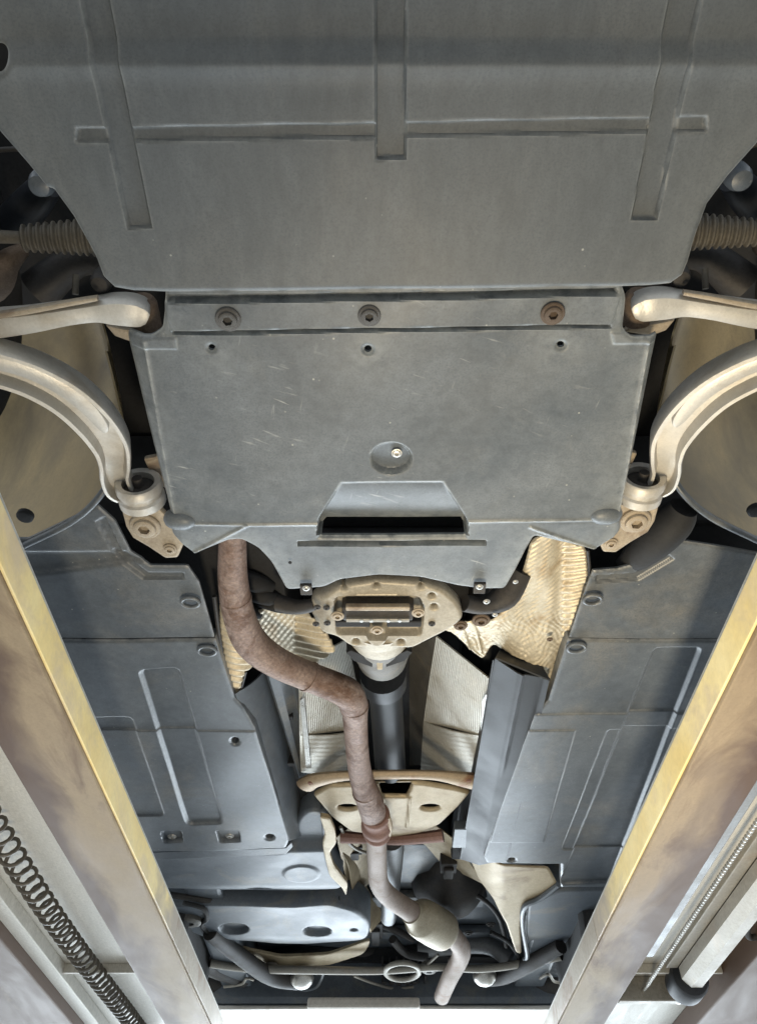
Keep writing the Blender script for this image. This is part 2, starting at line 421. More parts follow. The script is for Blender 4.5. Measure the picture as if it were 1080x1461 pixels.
# bolts, all heads point down
def bolt_mesh(name, r, hgt=.5, sock=.42, n=24):
    """washer, domed head and hexagon socket; unit radius r, pointing -z"""
    pr = [(r, 0), (r, -r * .12), (r * .93, -r * .2), (r * .74, -r * .22), (r * .7, -r * hgt * .9), (r * .6, -r * hgt), (r * sock, -r * hgt)]
    V = []; Fs = []
    for rr, h in pr:
        for k in range(n):
            a = 2 * math.pi * k / n; V.append((rr * math.cos(a), rr * math.sin(a), h))
    m0 = len(pr) - 1
    for h in (-r * hgt, -r * .12):
        for k in range(n):
            a = 2 * math.pi * k / n; s = (a % (math.pi / 3)) - math.pi / 6
            rr = r * sock * .92 / math.cos(s) * math.cos(math.pi / 6)
            V.append((rr * math.cos(a), rr * math.sin(a), h))
    rows = len(pr) + 2
    for i in range(rows - 1):
        for k in range(n):
            a = i * n + k; b = i * n + (k + 1) % n; Fs.append((a, b, b + n, a + n))
    m = (rows - 1) * n; Fs.append(tuple(range(m, m + n)))
    return mesh(name, V, Fs)
BOLT = bolt_mesh('bolt', 1.0, .45)
def bolt(x, y, Z, wpx, mat, parent, name='bolt'):
    p = W(x, y, Z); me = BOLT.copy(); me.materials.clear() if len(me.materials) else None
    o = link(name, me, mat, parent, p); r = rpx(p, wpx); o.scale = (r, r, r); o.rotation_euler.z = random.random() * 3
    return o
PLUG = lathe('hole_disc', [(1, .4), (1, -.05), (.8, -.25), (.3, -.3)], 14)
def hole_disc(x, y, Z, wpx, mat, parent, name='hole_disc'):  # disc standing in for a small open hole, its shade given as black
    p = W(x, y, Z); o = link(name, PLUG.copy(), mat, parent, p); r = rpx(p, wpx); o.scale = (r, r, r); return o

# ================================================================== SETTING
fl = boxes('floor', [(-12, 12, -10, 14, -.2, 0)], 'floor', None, 0); fl['kind'] = 'structure'

# ================================================================== CAR
CX = .02
AXY, WB = .52, 2.76
DECK = .88                                       # runway surface above the camera
car = thing('car', (CX, AXY + WB / 2, DECK + CAMZ), 'raised car seen from below, plastic undertray, rusty exhaust pipe and aluminium suspension arms', 'car')

# ---- dark body above everything
Zc = lambda z: z + CAMZ
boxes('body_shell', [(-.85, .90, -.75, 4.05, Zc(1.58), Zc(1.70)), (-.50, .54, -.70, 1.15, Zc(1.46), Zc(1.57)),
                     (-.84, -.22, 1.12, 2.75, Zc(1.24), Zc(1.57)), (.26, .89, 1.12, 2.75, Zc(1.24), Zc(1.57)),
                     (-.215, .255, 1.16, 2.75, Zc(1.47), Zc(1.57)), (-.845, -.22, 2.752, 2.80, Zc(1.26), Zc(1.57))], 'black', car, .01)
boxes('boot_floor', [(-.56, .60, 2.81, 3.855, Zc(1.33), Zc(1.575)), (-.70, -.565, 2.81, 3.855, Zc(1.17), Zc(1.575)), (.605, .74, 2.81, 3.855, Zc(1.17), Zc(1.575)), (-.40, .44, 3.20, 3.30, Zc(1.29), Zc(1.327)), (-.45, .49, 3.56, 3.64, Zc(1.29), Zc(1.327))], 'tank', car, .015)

# ---- front undertray sheet
Z1 = 1.043
out1 = [(-170, -200), (1270, -200), (1240, -80), (1170, 90), (1080, 207), (1040, 252), (1010, 292), (992, 340), (982, 375), (974, 394), (957, 406), (930, 409),
        (885, 411), (560, 414), (240, 419), (190, 417), (163, 412), (147, 396), (138, 372), (128, 352), (104, 309), (76, 271), (66, 268), (40, 236), (0, 190), (-90, 60)]
def zf1(Q, pix):
    return .010 * sm((95 - pix[:, 1]) / 40) - .004 * np.exp(-((pix[:, 1] - 88) / 22) ** 2) + .00 * pix[:, 0]
lrib = [(88, -120), (138, -120), (152, 0), (216, 325), (183, 327), (112, 0)]
crib = [(535, -150), (579, -150), (578, 225), (537, 227)]
rrib = [(975, -120), (1020, -120), (1002, 0), (937, 314), (902, 314), (958, 0)]
bar1 = [(110, 184), (1007, 167), (1007, 187), (110, 203)]
def outside(poly, Z):  # cross groove runs out where the long ribs stand
    return poly
R1 = .0022
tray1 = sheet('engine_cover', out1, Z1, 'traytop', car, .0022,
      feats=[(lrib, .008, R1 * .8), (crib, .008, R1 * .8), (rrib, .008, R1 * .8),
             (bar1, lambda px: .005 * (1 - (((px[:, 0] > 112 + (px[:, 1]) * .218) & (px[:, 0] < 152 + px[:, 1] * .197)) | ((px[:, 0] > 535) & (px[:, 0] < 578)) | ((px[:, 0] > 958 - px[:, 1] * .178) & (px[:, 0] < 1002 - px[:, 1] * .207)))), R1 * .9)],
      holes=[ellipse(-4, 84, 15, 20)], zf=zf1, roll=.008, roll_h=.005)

# ---- middle undertray sheet
Z2 = 1.05
out2 = rnd_poly([(236, 404), (884, 398), (893, 425), (888, 470), (900, 481), (941, 480), (938, 492), (884, 734), (888, 762), (850, 789), (762, 766), (750, 790), (738, 818), (722, 851),
        (690, 851), (655, 846), (600, 833), (540, 829), (485, 836), (462, 848), (408, 853), (398, 832), (386, 808), (368, 786), (345, 772), (326, 773), (277, 795), (243, 768), (244, 738),
        (178, 490), (179, 479), (215, 481), (232, 470), (235, 440)], 6)
yv = W(560, 747, Z2).y
def zf2(Q, pix):
    x, y = pix[:, 0], pix[:, 1]
    z = .10 * np.maximum(Q[:, 1] - yv, 0)
    # side flanks fold upwards outside the crease lines
    xr = 926 + (y - 487) * (882 - 926) / (735 - 487); xl = 205 + (y - 487) * (252 - 205) / (738 - 487)
    side = (y > 478)
    z += side * .0009 * np.maximum(x - xr, 0) + side * .0007 * np.maximum(xl - x, 0)
    # corner flaps
    tl = (350 - x) * .6 - (y - 750) ; 
    z += .0007 * np.maximum(0, np.where((x < 350) & (y > 745), (350 - x) * .35, 0)) * 0
    return z
strip = [(232, 430), (886, 420), (872, 463), (560, 468), (400, 472), (245, 475)]
groove = [(239, 423), (879, 413), (879, 420), (239, 432)]
line2 = [(247, 473), (400, 470), (560, 467), (870, 463), (870, 468), (560, 472), (400, 476), (247, 478)]
scoop = [(487, 690), (632, 688), (666, 745), (667, 772), (452, 772), (456, 742)]
def scoopd(px):
    t = np.clip((px[:, 1] - 689) / 70, 0, 1) * (px[:, 1] < 766); return .002 + .036 * t ** 1.6
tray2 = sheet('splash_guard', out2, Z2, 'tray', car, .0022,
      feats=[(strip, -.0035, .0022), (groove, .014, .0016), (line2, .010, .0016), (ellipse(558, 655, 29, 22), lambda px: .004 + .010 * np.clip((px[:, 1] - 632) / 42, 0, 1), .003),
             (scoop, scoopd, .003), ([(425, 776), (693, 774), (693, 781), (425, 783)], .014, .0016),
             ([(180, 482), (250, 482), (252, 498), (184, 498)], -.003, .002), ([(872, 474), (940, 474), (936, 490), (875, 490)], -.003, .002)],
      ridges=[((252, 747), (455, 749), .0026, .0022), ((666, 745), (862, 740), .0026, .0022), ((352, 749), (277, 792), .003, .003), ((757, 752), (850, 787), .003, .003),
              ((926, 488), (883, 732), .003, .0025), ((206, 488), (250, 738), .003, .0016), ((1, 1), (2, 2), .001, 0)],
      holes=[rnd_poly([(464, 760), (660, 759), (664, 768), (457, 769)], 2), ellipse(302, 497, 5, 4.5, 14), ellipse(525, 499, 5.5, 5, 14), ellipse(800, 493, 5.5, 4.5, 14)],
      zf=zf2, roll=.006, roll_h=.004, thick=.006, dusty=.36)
# inner wall of the intake, dark
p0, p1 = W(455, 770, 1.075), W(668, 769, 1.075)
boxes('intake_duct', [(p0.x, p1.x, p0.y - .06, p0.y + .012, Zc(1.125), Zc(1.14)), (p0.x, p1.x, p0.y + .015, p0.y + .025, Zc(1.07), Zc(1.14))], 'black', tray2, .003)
for x, y, wpx, mt in ((326, 455, 37, 'bolt'), (527, 450, 33, 'bolt'), (788, 447, 35, 'boltrust')):
    bolt(x, y, Z2 - .004, wpx, mt, tray2)
bolt(566, 646, Z2 + .006, 16, 'bright', tray2)
for x, y, s in ((595, 539, 6), (738, 618, 5.5), (345, 678, 6), (753, 751, 5), (414, 803, 5), (412, 575, 0)):
    if s: hole_disc(x, y, Z2 + .001, s, 'black', tray2)
for x, y in ((437, 840), (684, 838)):                                   # clip nuts at the rear edge
    p = W(x, y, 1.055)
    c = boxes('clip_nut', [(p.x - .012, p.x + .012, p.y - .013, p.y + .015, p.z - .004, p.z + .004)], 'soot', tray2, .002)
    bolt(x, y - 1, 1.05, 11, 'bright', c)
# rubber corner bumps
for x, y, sgn in ((257, 744, 1), (864, 736, -1)):
    p = W(x, y, 1.05)
    me = lathe('corner_plug', [(.030, .02), (.030, .006), (.026, -.006), (.016, -.014), (.004, -.016)], 20)
    o = link('corner_plug', me, 'tray', tray2, p); o.scale = (1.05, .72, .7)

# ---- suspension arms ---------------------------------------------------------
CH = [(-1, 1), (-1, -.72), (-.92, -1), (-.72, -1), (-.66, -.5), (-.58, .15), (.58, .15), (.66, -.5), (.74, -1), (.92, -1), (1, -.72), (1, 1)]   # channel, open downwards
BL = [(-1, .6), (-.8, 1), (.8, 1), (1, .6), (1, -.5), (.78, -.9), (.3, -1), (-.3, -1), (-.78, -.9), (-1, -.5)]
def pix_sweep(name, rows, section, hgt, mat, parent, sub=8):
    data = []
    for x, y, Z, wd in rows:
        p = W(x, y, Z); data.append((*p, rpx(p, wd)))
    data = catmull(data, sub)
    return link(name, sweep_mesh(name, [d[:3] for d in data], [(d[3], hgt) for d in data], section, up=(0, 0, 1)), mat, parent)
def mir(rows): return [(1114 - r[0],) + tuple(r[1:]) for r in rows]
def arms(side):
    f = (lambda r: r) if side < 0 else mir
    dy = 0 if side < 0 else -8
    sh = lambda rows: [(r[0], r[1] + dy) + tuple(r[2:]) for r in f(rows)]
    # straight wishbone
    a = pix_sweep('straight_control_arm', sh([(-150, 478, 1.06, 42), (-40, 465, 1.07, 40), (40, 456, 1.075, 34), (100, 446, 1.08, 29), (138, 441, 1.085, 31), (163, 441, 1.085, 40), (184, 442, 1.085, 43), (197, 444, 1.087, 41), (206, 446, 1.088, 34), (211, 448, 1.089, 20)]), BL, .021, 'alu', car)
    q = sh([(206, 450, 1.105, 0)])[0]
    p = W(*q[:3]); b = link('bushing', lathe('bushing', [(.001, -.030), (.018, -.03), (.021, -.026), (.024, -.02), (.024, .02), (.01, .028)], 24, 'y'), 'boltrust', a, p)
    pix_sweep('forging_rib', [(q_[0], q_[1] - 9) + tuple(q_[2:]) for q_ in sh([(-150, 478, 1.045, 10), (-40, 464, 1.055, 10), (40, 452, 1.06, 9), (100, 441, 1.066, 8), (140, 434, 1.072, 6)])], BL, .006, 'cast', a)
    pl2 = plate('subframe_tab', [(k[0], k[1]) for k in sh([(150, 464, 0, 0), (176, 470, 0, 0), (214, 474, 0, 0), (226, 482, 0, 0), (186, 488, 0, 0), (164, 480, 0, 0)])], 1.12, .012, 'cast', car, .004)
    # curved tension strut
    t = pix_sweep('curved_control_arm', sh([(-120, 512, 1.03, 62), (-50, 508, 1.04, 62), (0, 519, 1.05, 60), (50, 536, 1.06, 60), (98, 563, 1.07, 60), (135, 597, 1.08, 58), (158, 630, 1.088, 52), (164, 655, 1.09, 44), (164, 674, 1.094, 40), (170, 690, 1.10, 40), (180, 698, 1.108, 34)]), CH, .022, 'alu', car)
    # pad inside the channel, ending in a rounded tongue
    pix_sweep('web_pad', sh([(-60, 503, 1.036, 26), (0, 512, 1.046, 27), (50, 527, 1.056, 28), (98, 553, 1.066, 28), (128, 578, 1.074, 26), (146, 600, 1.079, 20), (152, 609, 1.081, 8)]), BL, .016, 'alu', t)
    q = sh([(201, 702, 1.10, 0)])[0]; p = W(*q[:3])
    link('bushing_eye', lathe('bushing_eye', [(.029, .01), (.030, -.024), (.040, -.026), (.043, -.022), (.043, -.008), (.039, -.004), (.039, .004), (.043, .008), (.043, .024), (.036, .028), (.02, .03)], 32, 'y'), 'alu', t, p)
    link('rubber_bush', lathe('rubber_bush', [(.002, -.034), (.009, -.034), (.010, -.016), (.0285, -.012), (.0285, .0)], 20, 'y'), 'soot', t, p)
    # subframe lug with its big bolt
    lug = [(r[0], r[1]) for r in sh([(172, 722, 0, 0), (196, 716, 0, 0), (222, 720, 0, 0), (240, 740, 0, 0), (262, 778, 0, 0), (254, 796, 0, 0), (236, 797, 0, 0), (214, 782, 0, 0), (190, 768, 0, 0), (180, 752, 0, 0)])]
    pl = plate('subframe_lug', lug, 1.10, .016, 'cast', car, .005)
    q = sh([(208, 750, 1.098, 0)])[0]; bolt(q[0], q[1], 1.099, 44, 'cast', pl)
    q = sh([(243, 783, 1.098, 0)])[0]; bolt(q[0], q[1], 1.099, 20, 'cast', pl)
    up = [(r[0], r[1]) for r in sh([(205, 655, 0, 0), (240, 648, 0, 0), (246, 700, 0, 0), (222, 692, 0, 0)])]
    plate('subframe_ear', up, 1.135, .012, 'cast', car, .004)
    # steering tie rod with its bellows
    rows = sh([(-80, 335, 1.16, 20), (-20, 337, 1.16, 19), (36, 339, 1.16, 17)])
    tr = pix_tube('tie_rod', rows, 'boot', car)
    A = W(*sh([(32, 340, 1.16, 0)])[0][:3]); B = W(*sh([(150, 338, 1.18, 0)])[0][:3])
    n = 44; pts = [A.lerp(B, k / n) for k in range(n + 1)]
    rr = [(.016 + .010 * (k / n)) + (.0045 if k % 4 in (1, 2) else 0) for k in range(n + 1)]
    tube('bellows', pts, rr, 'boot', tr, 18)
    # hub carrier and other dark metal up in the arch
    rows = sh([(-60, 420, 1.14, 60), (-8, 408, 1.15, 44), (10, 376, 1.17, 36), (34, 356, 1.2, 20)])
    pix_tube('hub_carrier', rows, 'boltrust', car)
    rows = sh([(55, 415, 1.2, 60), (105, 375, 1.22, 46), (150, 370, 1.22, 40)]); pix_tube('subframe_leg', rows, 'soot', car)
    rows = sh([(108, 420, 1.12, 9), (109, 392, 1.14, 9)]); pix_tube('stud', rows, 'boot', car)
    rows = sh([(20, 318, 1.32, 52), (48, 288, 1.3, 50), (70, 262, 1.28, 40)]); pix_tube('stabiliser_link', rows, 'duct', car)
    rows = sh([(-20, 216, 1.3, 8), (30, 213, 1.3, 7), (60, 225, 1.3, 7)]); pix_tube('brake_hose', rows, 'soot', car)
    p = W(*sh([(60, 262, 1.10, 0)])[0][:3]); link('cover_clip', lathe('cover_clip', [(.018, .02), (.018, 0), (.014, -.012), (.005, -.015)], 18), 'panel', car, p)
    p = W(*sh([(143, 405, 1.10, 0)])[0][:3]); link('subframe_bolt', lathe('subframe_bolt', [(.016, .03), (.016, .004), (.012, -.004), (.004, -.006)], 18), 'soot', car, p)
    # arch liner: lofted from a lower lip to an upper edge
    lo = [(-190, 880, 1.13), (-80, 832, 1.12), (40, 776, 1.12), (100, 746, 1.12), (138, 714, 1.13), (163, 672, 1.16), (176, 620, 1.20), (165, 560, 1.26), (150, 500, 1.33)]
    hi = [(-230, 560, 1.50), (-120, 520, 1.52), (0, 486, 1.54), (50, 462, 1.54), (90, 440, 1.53), (115, 430, 1.52), (130, 430, 1.50), (137, 435, 1.47), (140, 442, 1.45)]
    L_ = np.array(catmull([W(*sh([(a, b, c, 0)])[0][:3]) for a, b, c in lo], 5)); H_ = np.array(catmull([W(*sh([(a, b, c, 0)])[0][:3]) for a, b, c in hi], 5))
    nv = 16; P = []
    for k in range(len(L_)):
        for j in range(nv):
            v = j / (nv - 1); q = L_[k] * (1 - v) + H_[k] * v
            q = q + np.array((side * -.0, .07, .02)) * math.sin(math.pi * v) * (1 - .4 * k / len(L_))
            P.append(q)
    li = grid_obj('arch_liner', np.array(P), len(L_), nv, 'liner', car, .004, (side * 1.0, -.3, 0))
    # rolled lip
    lp = [Vector(q) for q in L_[:26]]
    tube('lip', lp, .007, 'panel', li, 10)
    q = sh([(36, 737, 1.13, 0)])[0]; hole_disc(q[0], q[1], 1.115, 24, 'black', li)
    return t
arms(-1); arms(1)

pix_tube('strut_boot', [(885, 806, 1.16, 20), (905, 796, 1.15, 40), (935, 770, 1.14, 54), (962, 742, 1.14, 56), (975, 724, 1.14, 40)], 'black', car, 6, 18)
# ---- wheels
def wheel(x, y, face):
    R = .315; wd = .20
    prof = [(.21, -wd / 2), (.235, -wd / 2 - .006), (.27, -wd / 2 - .012), (.30, -wd / 2 + .0), (R - .004, -wd / 2 + .022), (R, -.05), (R, .05), (R - .004, wd / 2 - .022), (.30, wd / 2), (.27, wd / 2 + .012), (.235, wd / 2 + .006), (.21, wd / 2)]
    t = link('wheel', lathe('wheel', prof, 48, 'x'), 'rubber', car, (x, y, Zc(DECK) + R))
    rim = lathe('rim', [(.20, -wd / 2 + .01), (.209, -wd / 2 + .004), (.2, -.06), (.19, .02), (.06, .045), (.05, .02)], 40, 'x')
    link('rim', rim, 'alu', t, (x, y, Zc(DECK) + R))
for y in (AXY, AXY + WB):
    for s in (-1, 1): wheel(CX + s * .835, y, s)

# ---- floor covers left and right --------------------------------------------
Z3 = 1.12
lf = [(-60, 770), (40, 770), (140, 722), (164, 744), (186, 788), (215, 808), (268, 808), (284, 832), (306, 911), (-60, 911)]
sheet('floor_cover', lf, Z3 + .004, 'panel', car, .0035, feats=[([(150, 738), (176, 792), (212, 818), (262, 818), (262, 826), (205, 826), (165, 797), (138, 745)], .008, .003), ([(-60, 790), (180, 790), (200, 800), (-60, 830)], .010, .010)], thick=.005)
lr = [(-60, 914), (307, 914), (335, 997), (348, 1012), (364, 1040), (413, 1198), (408, 1209), (330, 1213), (200, 1216), (-60, 1222)]
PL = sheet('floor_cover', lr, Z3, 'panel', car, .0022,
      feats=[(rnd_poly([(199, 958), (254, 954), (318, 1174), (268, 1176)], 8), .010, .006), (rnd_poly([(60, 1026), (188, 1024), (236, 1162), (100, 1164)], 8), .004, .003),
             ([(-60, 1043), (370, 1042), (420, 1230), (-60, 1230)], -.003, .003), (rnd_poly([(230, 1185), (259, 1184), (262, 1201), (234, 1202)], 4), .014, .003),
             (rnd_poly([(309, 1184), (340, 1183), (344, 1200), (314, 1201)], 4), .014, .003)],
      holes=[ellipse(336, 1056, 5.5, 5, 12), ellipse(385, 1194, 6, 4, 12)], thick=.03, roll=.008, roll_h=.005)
for x, y in ((246, 1193), (328, 1192)): bolt(x, y, Z3 + .012, 13, 'bright', PL)
plate('floor_cover_lip', [(200, 1217), (408, 1210), (416, 1202), (418, 1208), (408, 1219), (200, 1228)], 1.135, .006, 'panel', PL, .002)
def ring(x, y, Z, wpx, mat, parent, rot):
    p = W(x, y, Z); R = rpx(p, wpx); pts = [p + Vector((R * math.cos(a) * 1.25, R * math.sin(a), 0)) for a in [2 * math.pi * k / 20 for k in range(21)]]
    return tube('mounting_loop', pts, .0045, mat, parent, 8)
for x, y in ((272, 859), (296, 928)): ring(x, y, 1.115, 20, 'panel', PL, 0)
# side wall of the left cover, going up to the tunnel
patch('side_wall', [W(336, 990, 1.125), W(413, 1200, 1.125), W(438, 1182, 1.24), W(384, 948, 1.24)], 'panel', PL, 16, 10, lambda u, v: .01 * np.sin(v * math.pi))
DU = patch('line_cover', [W(378, 955, 1.20), W(428, 1112, 1.20), W(442, 1110, 1.25), W(430, 950, 1.25)], 'tank', car, 10, 40, lambda u, v: .010 * (np.sin(v * 9.5) > .2))
for x, y in ((410, 1022), (417, 1088)):
    p = W(x, y, 1.22); boxes('clip', [(p.x - .020, p.x + .016, p.y - .01, p.y + .01, p.z - .008, p.z + .03)], 'black', DU, .003)
# right
rf = [(1140, 800), (960, 770), (925, 800), (880, 812), (846, 815), (836, 840), (812, 912), (1140, 912)]
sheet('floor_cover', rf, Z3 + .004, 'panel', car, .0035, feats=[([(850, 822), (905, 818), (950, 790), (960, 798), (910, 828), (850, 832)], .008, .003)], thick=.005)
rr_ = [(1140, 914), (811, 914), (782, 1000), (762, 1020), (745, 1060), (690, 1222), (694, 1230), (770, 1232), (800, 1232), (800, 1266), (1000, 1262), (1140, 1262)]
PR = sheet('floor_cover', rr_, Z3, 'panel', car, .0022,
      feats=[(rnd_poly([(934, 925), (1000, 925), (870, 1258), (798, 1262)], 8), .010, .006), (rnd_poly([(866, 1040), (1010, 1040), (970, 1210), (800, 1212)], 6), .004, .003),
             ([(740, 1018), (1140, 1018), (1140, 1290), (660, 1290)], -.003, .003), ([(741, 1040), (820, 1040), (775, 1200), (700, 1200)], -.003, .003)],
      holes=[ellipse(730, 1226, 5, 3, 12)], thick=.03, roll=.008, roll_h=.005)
for x, y in ((845, 855), (822, 924)): ring(x, y, 1.115, 20, 'panel', PR, 0)
# dark duct cover along the right side of the tunnel
DC = patch('line_cover', [W(706, 940, 1.13), W(784, 972, 1.112), W(724, 1230, 1.108), W(656, 1226, 1.17)], 'duct', car, 40, 40,
      lambda u, v: .016 * np.clip(1 - np.abs(u - .42) / .4, 0, 1) + .004 * np.exp(-((u - .5) / .035) ** 2) * (1 - sm((v - .3) / .2)) - .006 * sm((u - .8) / .1))
patch('duct_wall', [W(705, 942, 1.13), W(662, 1222, 1.19), W(640, 1200, 1.27), W(686, 985, 1.27)], 'duct', DC, 20, 10, lambda u, v: .006 * np.sin(v * math.pi))
patch('duct_end', [W(706, 940, 1.13), W(784, 972, 1.112), W(758, 930, 1.18), W(712, 928, 1.18)], 'duct', DC, 8, 6)
for x, y in ((700, 1022), (696, 1090)):
    p = W(x, y, 1.20); boxes('clip', [(p.x - .016, p.x + .022, p.y - .01, p.y + .01, p.z - .012, p.z + .03)], 'black', DC, .003)
p = W(664, 1200, 1.16); boxes('bracket', [(p.x - .04, p.x + .03, p.y - .08, p.y + .05, p.z, p.z + .03)], 'panel', DC, .004)

# ---- heat shields -----------------------------------------------------------
def ribs_r(Q, pix):
    x, y = pix[:, 0], pix[:, 1]
    edge = 802 + (y - 780) * -.02
    wide = sm((x - edge) / 6)
    rib1 = np.sin((y + (x - 780) * .25) / 9.0 * 2 * math.pi)
    rib2 = np.sin((y + (x - 740) * .55) / 6.0 * 2 * math.pi) * (.6 + .4 * np.sin(x * .31 + y * .07))
    top = sm((900 - y) / 40)
    z = wide * .0030 * rib1 + (1 - wide) * (.0011 * rib2 * (.35 + .65 * top))
    z += .008 * np.exp(-((x - edge) / 12) ** 2) - .05 * sm((y - 880) / 60) * (x < 740) * sm((745 - x) / 60) * -1
    return z + .005 * np.sin(x * .06) * np.sin(y * .045) + .0012 * np.sin(x * .55 + 2 * np.sin(y * .2)) * np.sin(y * .6 + 2 * np.sin(x * .17)) * sm((y - 860) / 40)
hs = [(757, 772), (780, 762), (836, 782), (839, 830), (827, 900), (803, 980), (784, 998), (771, 985), (765, 950), (745, 940), (706, 938), (692, 966), (678, 955), (642, 916), (625, 908), (660, 893), (700, 885), (728, 862), (744, 820)]
HS = sheet('exhaust_heat_shield', rnd_poly(hs, 8), 1.15, 'shield', car, .0022, zf=ribs_r, warp=0, roll=.004, roll_h=.003, thick=.002,
           ridges=[((658, 893), (672, 950), .003, .004), ((676, 893), (690, 955), .003, .004)])
pix_tube('rolled_edge', [(838, 785, 1.145, 5), (840, 830, 1.145, 5), (828, 902, 1.145, 5), (804, 982, 1.145, 5), (784, 999, 1.145, 5), (771, 986, 1.145, 5), (765, 950, 1.145, 5)], 'soot', HS, 5, 8)
for x, y, wd in ((686, 884, 26), (657, 892, 20), (784, 912, 9), (720, 930, 0)):
    if wd: bolt(x, y, 1.135, wd, 'boltrust', HS)
def ribs_l(Q, pix):
    x, y = pix[:, 0], pix[:, 1]
    return .0032 * np.sin((y - .2 * x) / 8.5 * 2 * math.pi) + .01 * np.sin(x * .07)
hl = [(313, 840), (336, 868), (356, 925), (372, 945), (350, 958), (340, 992), (333, 997), (322, 950), (314, 900)]
HL = sheet('exhaust_heat_shield', rnd_poly(hl, 5), 1.15, 'shield', car, .0022, zf=ribs_l, warp=0, thick=.002)
pix_tube('rolled_edge', [(306, 850, 1.15, 7), (313, 905, 1.148, 6), (322, 952, 1.145, 5), (333, 998, 1.143, 5), (342, 988, 1.145, 4), (351, 958, 1.148, 4)], 'soot', HL, 5, 8)
def ribs_m(Q, pix):
    x, y = pix[:, 0], pix[:, 1]
    k = sm((x - 418) / 6)
    return k * .004 * np.sin(y / 9. * 2 * math.pi) + (1 - k) * .0016 * np.sin(x * .7) * np.sin(y * .6) + .01 * np.sin(x * .05)
hm = [(360, 872), (395, 866), (428, 868), (445, 880), (470, 905), (480, 925), (440, 950), (380, 930)]
sheet('exhaust_heat_shield', rnd_poly(hm, 5), 1.22, 'shield', car, .0024, zf=ribs_m, warp=0, thick=.002)

# tunnel heat shields, steep walls with fine corrugations
cor = lambda n, a: (lambda u, v: a * np.sin(u * n * 2 * math.pi) + .006 * np.sin(v * math.pi) * np.sin(u * 2 + .4))
TR = patch('tunnel_heat_shield', [W(622, 908, 1.30), W(697, 968, 1.17), W(695, 1052, 1.18), W(604, 1030, 1.33)], 'shieldgrey', car, 220, 24, cor(34, .0007))
patch('lower_facet', [W(604, 1029, 1.33), W(695, 1051, 1.18), W(690, 1102, 1.19), W(600, 1098, 1.34)], 'shieldgrey', TR, 30, 60, lambda u, v: .0003 * np.sin(v * 60) + .01 * np.sin(u * math.pi))
patch('edge_strip', [W(688, 1000, 1.165), W(694, 990, 1.16), W(689, 1096, 1.175), W(683, 1096, 1.175)], 'bright', TR, 4, 10)
TL = patch('tunnel_heat_shield', [W(426, 950, 1.20), W(496, 912, 1.30), W(520, 1040, 1.33), W(428, 1050, 1.19)], 'shieldgrey', car, 220, 24, cor(34, .0007))
patch('lower_facet', [W(428, 1049, 1.19), W(520, 1039, 1.33), W(520, 1100, 1.34), W(430, 1102, 1.20)], 'shieldgrey', TL, 30, 60, lambda u, v: .0003 * np.sin(v * 60) + .012 * np.sin(u * math.pi))
patch('edge_strip', [W(428, 1000, 1.19), W(434, 995, 1.185), W(444, 1096, 1.185), W(437, 1096, 1.19)], 'bright', TL, 4, 10)
patch('inner_wall', [W(496, 916, 1.30), W(522, 930, 1.43), W(528, 1090, 1.45), W(516, 1096, 1.34)], 'soot', TL, 6, 10)
patch('inner_wall', [W(584, 925, 1.42), W(622, 908, 1.30), W(603, 1092, 1.34), W(584, 1092, 1.44)], 'housing', TR, 6, 10)

# ---- gearbox ----------------------------------------------------------------
GP = sheet('gearbox_plate', rnd_poly([(462, 852), (480, 840), (500, 834), (540, 829), (600, 833), (632, 842), (655, 862), (662, 884), (640, 900), (605, 917), (590, 925), (500, 924), (478, 908), (455, 905), (440, 880), (448, 860)], 10), 1.075, 'gearbox', car, .0025,
      feats=[(rnd_poly([(480, 852), (598, 852), (604, 870), (600, 905), (482, 905), (478, 868)], 6), .016, .004), (ellipse(538, 904, 14, 12), -.014, .004)],
      ridges=[((508, 849), (567, 849), .0015, -.003)], zf=lambda Q, pix: .02 * sm((470 - pix[:, 0]) / 30), thick=.02, roll=.008, roll_h=.008,
      holes=[ellipse(x, y, 3.2, 2.6, 10) for x, y in ((491, 839), (537, 836), (600, 837), (616, 850), (619, 865), (572, 915), (508, 915))])
for x, y in ((616, 890), (466, 867), (467, 889), (453, 866), (451, 890)): bolt(x, y, 1.072, 10, 'soot', GP)
p = W(540, 872, 1.07)
sc = depth(p) / F
mt = boxes('gearbox_mount', [(p.x - 52 * sc, p.x + 50 * sc, p.y - .022, p.y + .022, p.z - .010, p.z + .03)], 'soot', GP, .008)
boxes('mount_bracket', [(p.x - 46 * sc, p.x + 44 * sc, p.y + .006, p.y + .016, p.z - .017, p.z - .006)], 'cyl', mt, .002)
boxes('mount_bracket', [(p.x - 46 * sc, p.x + 44 * sc, p.y - .030, p.y - .018, p.z - .016, p.z - .004)], 'cast', mt, .003)
for dx in (-24, -10, 14, 30): 
    o = link('nut', PLUG.copy(), 'bright', mt, p + Vector((dx * sc, .011, -.017))); o.scale = (.005,) * 3
for dx, dy in ((-58, 0), (56, -.01), (-2, .045)):
    o = link('bolt', BOLT.copy(), 'cast', mt, p + Vector((dx * sc, dy, -.012))); o.scale = (.014,) * 3
boxes('mount_shadow_pan', [(p.x - 62 * sc, p.x - 12 * sc, p.y + .026, p.y + .045, p.z - .006, p.z + .02), (p.x + 12 * sc, p.x + 62 * sc, p.y + .026, p.y + .045, p.z - .006, p.z + .02)], 'black', mt, .003)
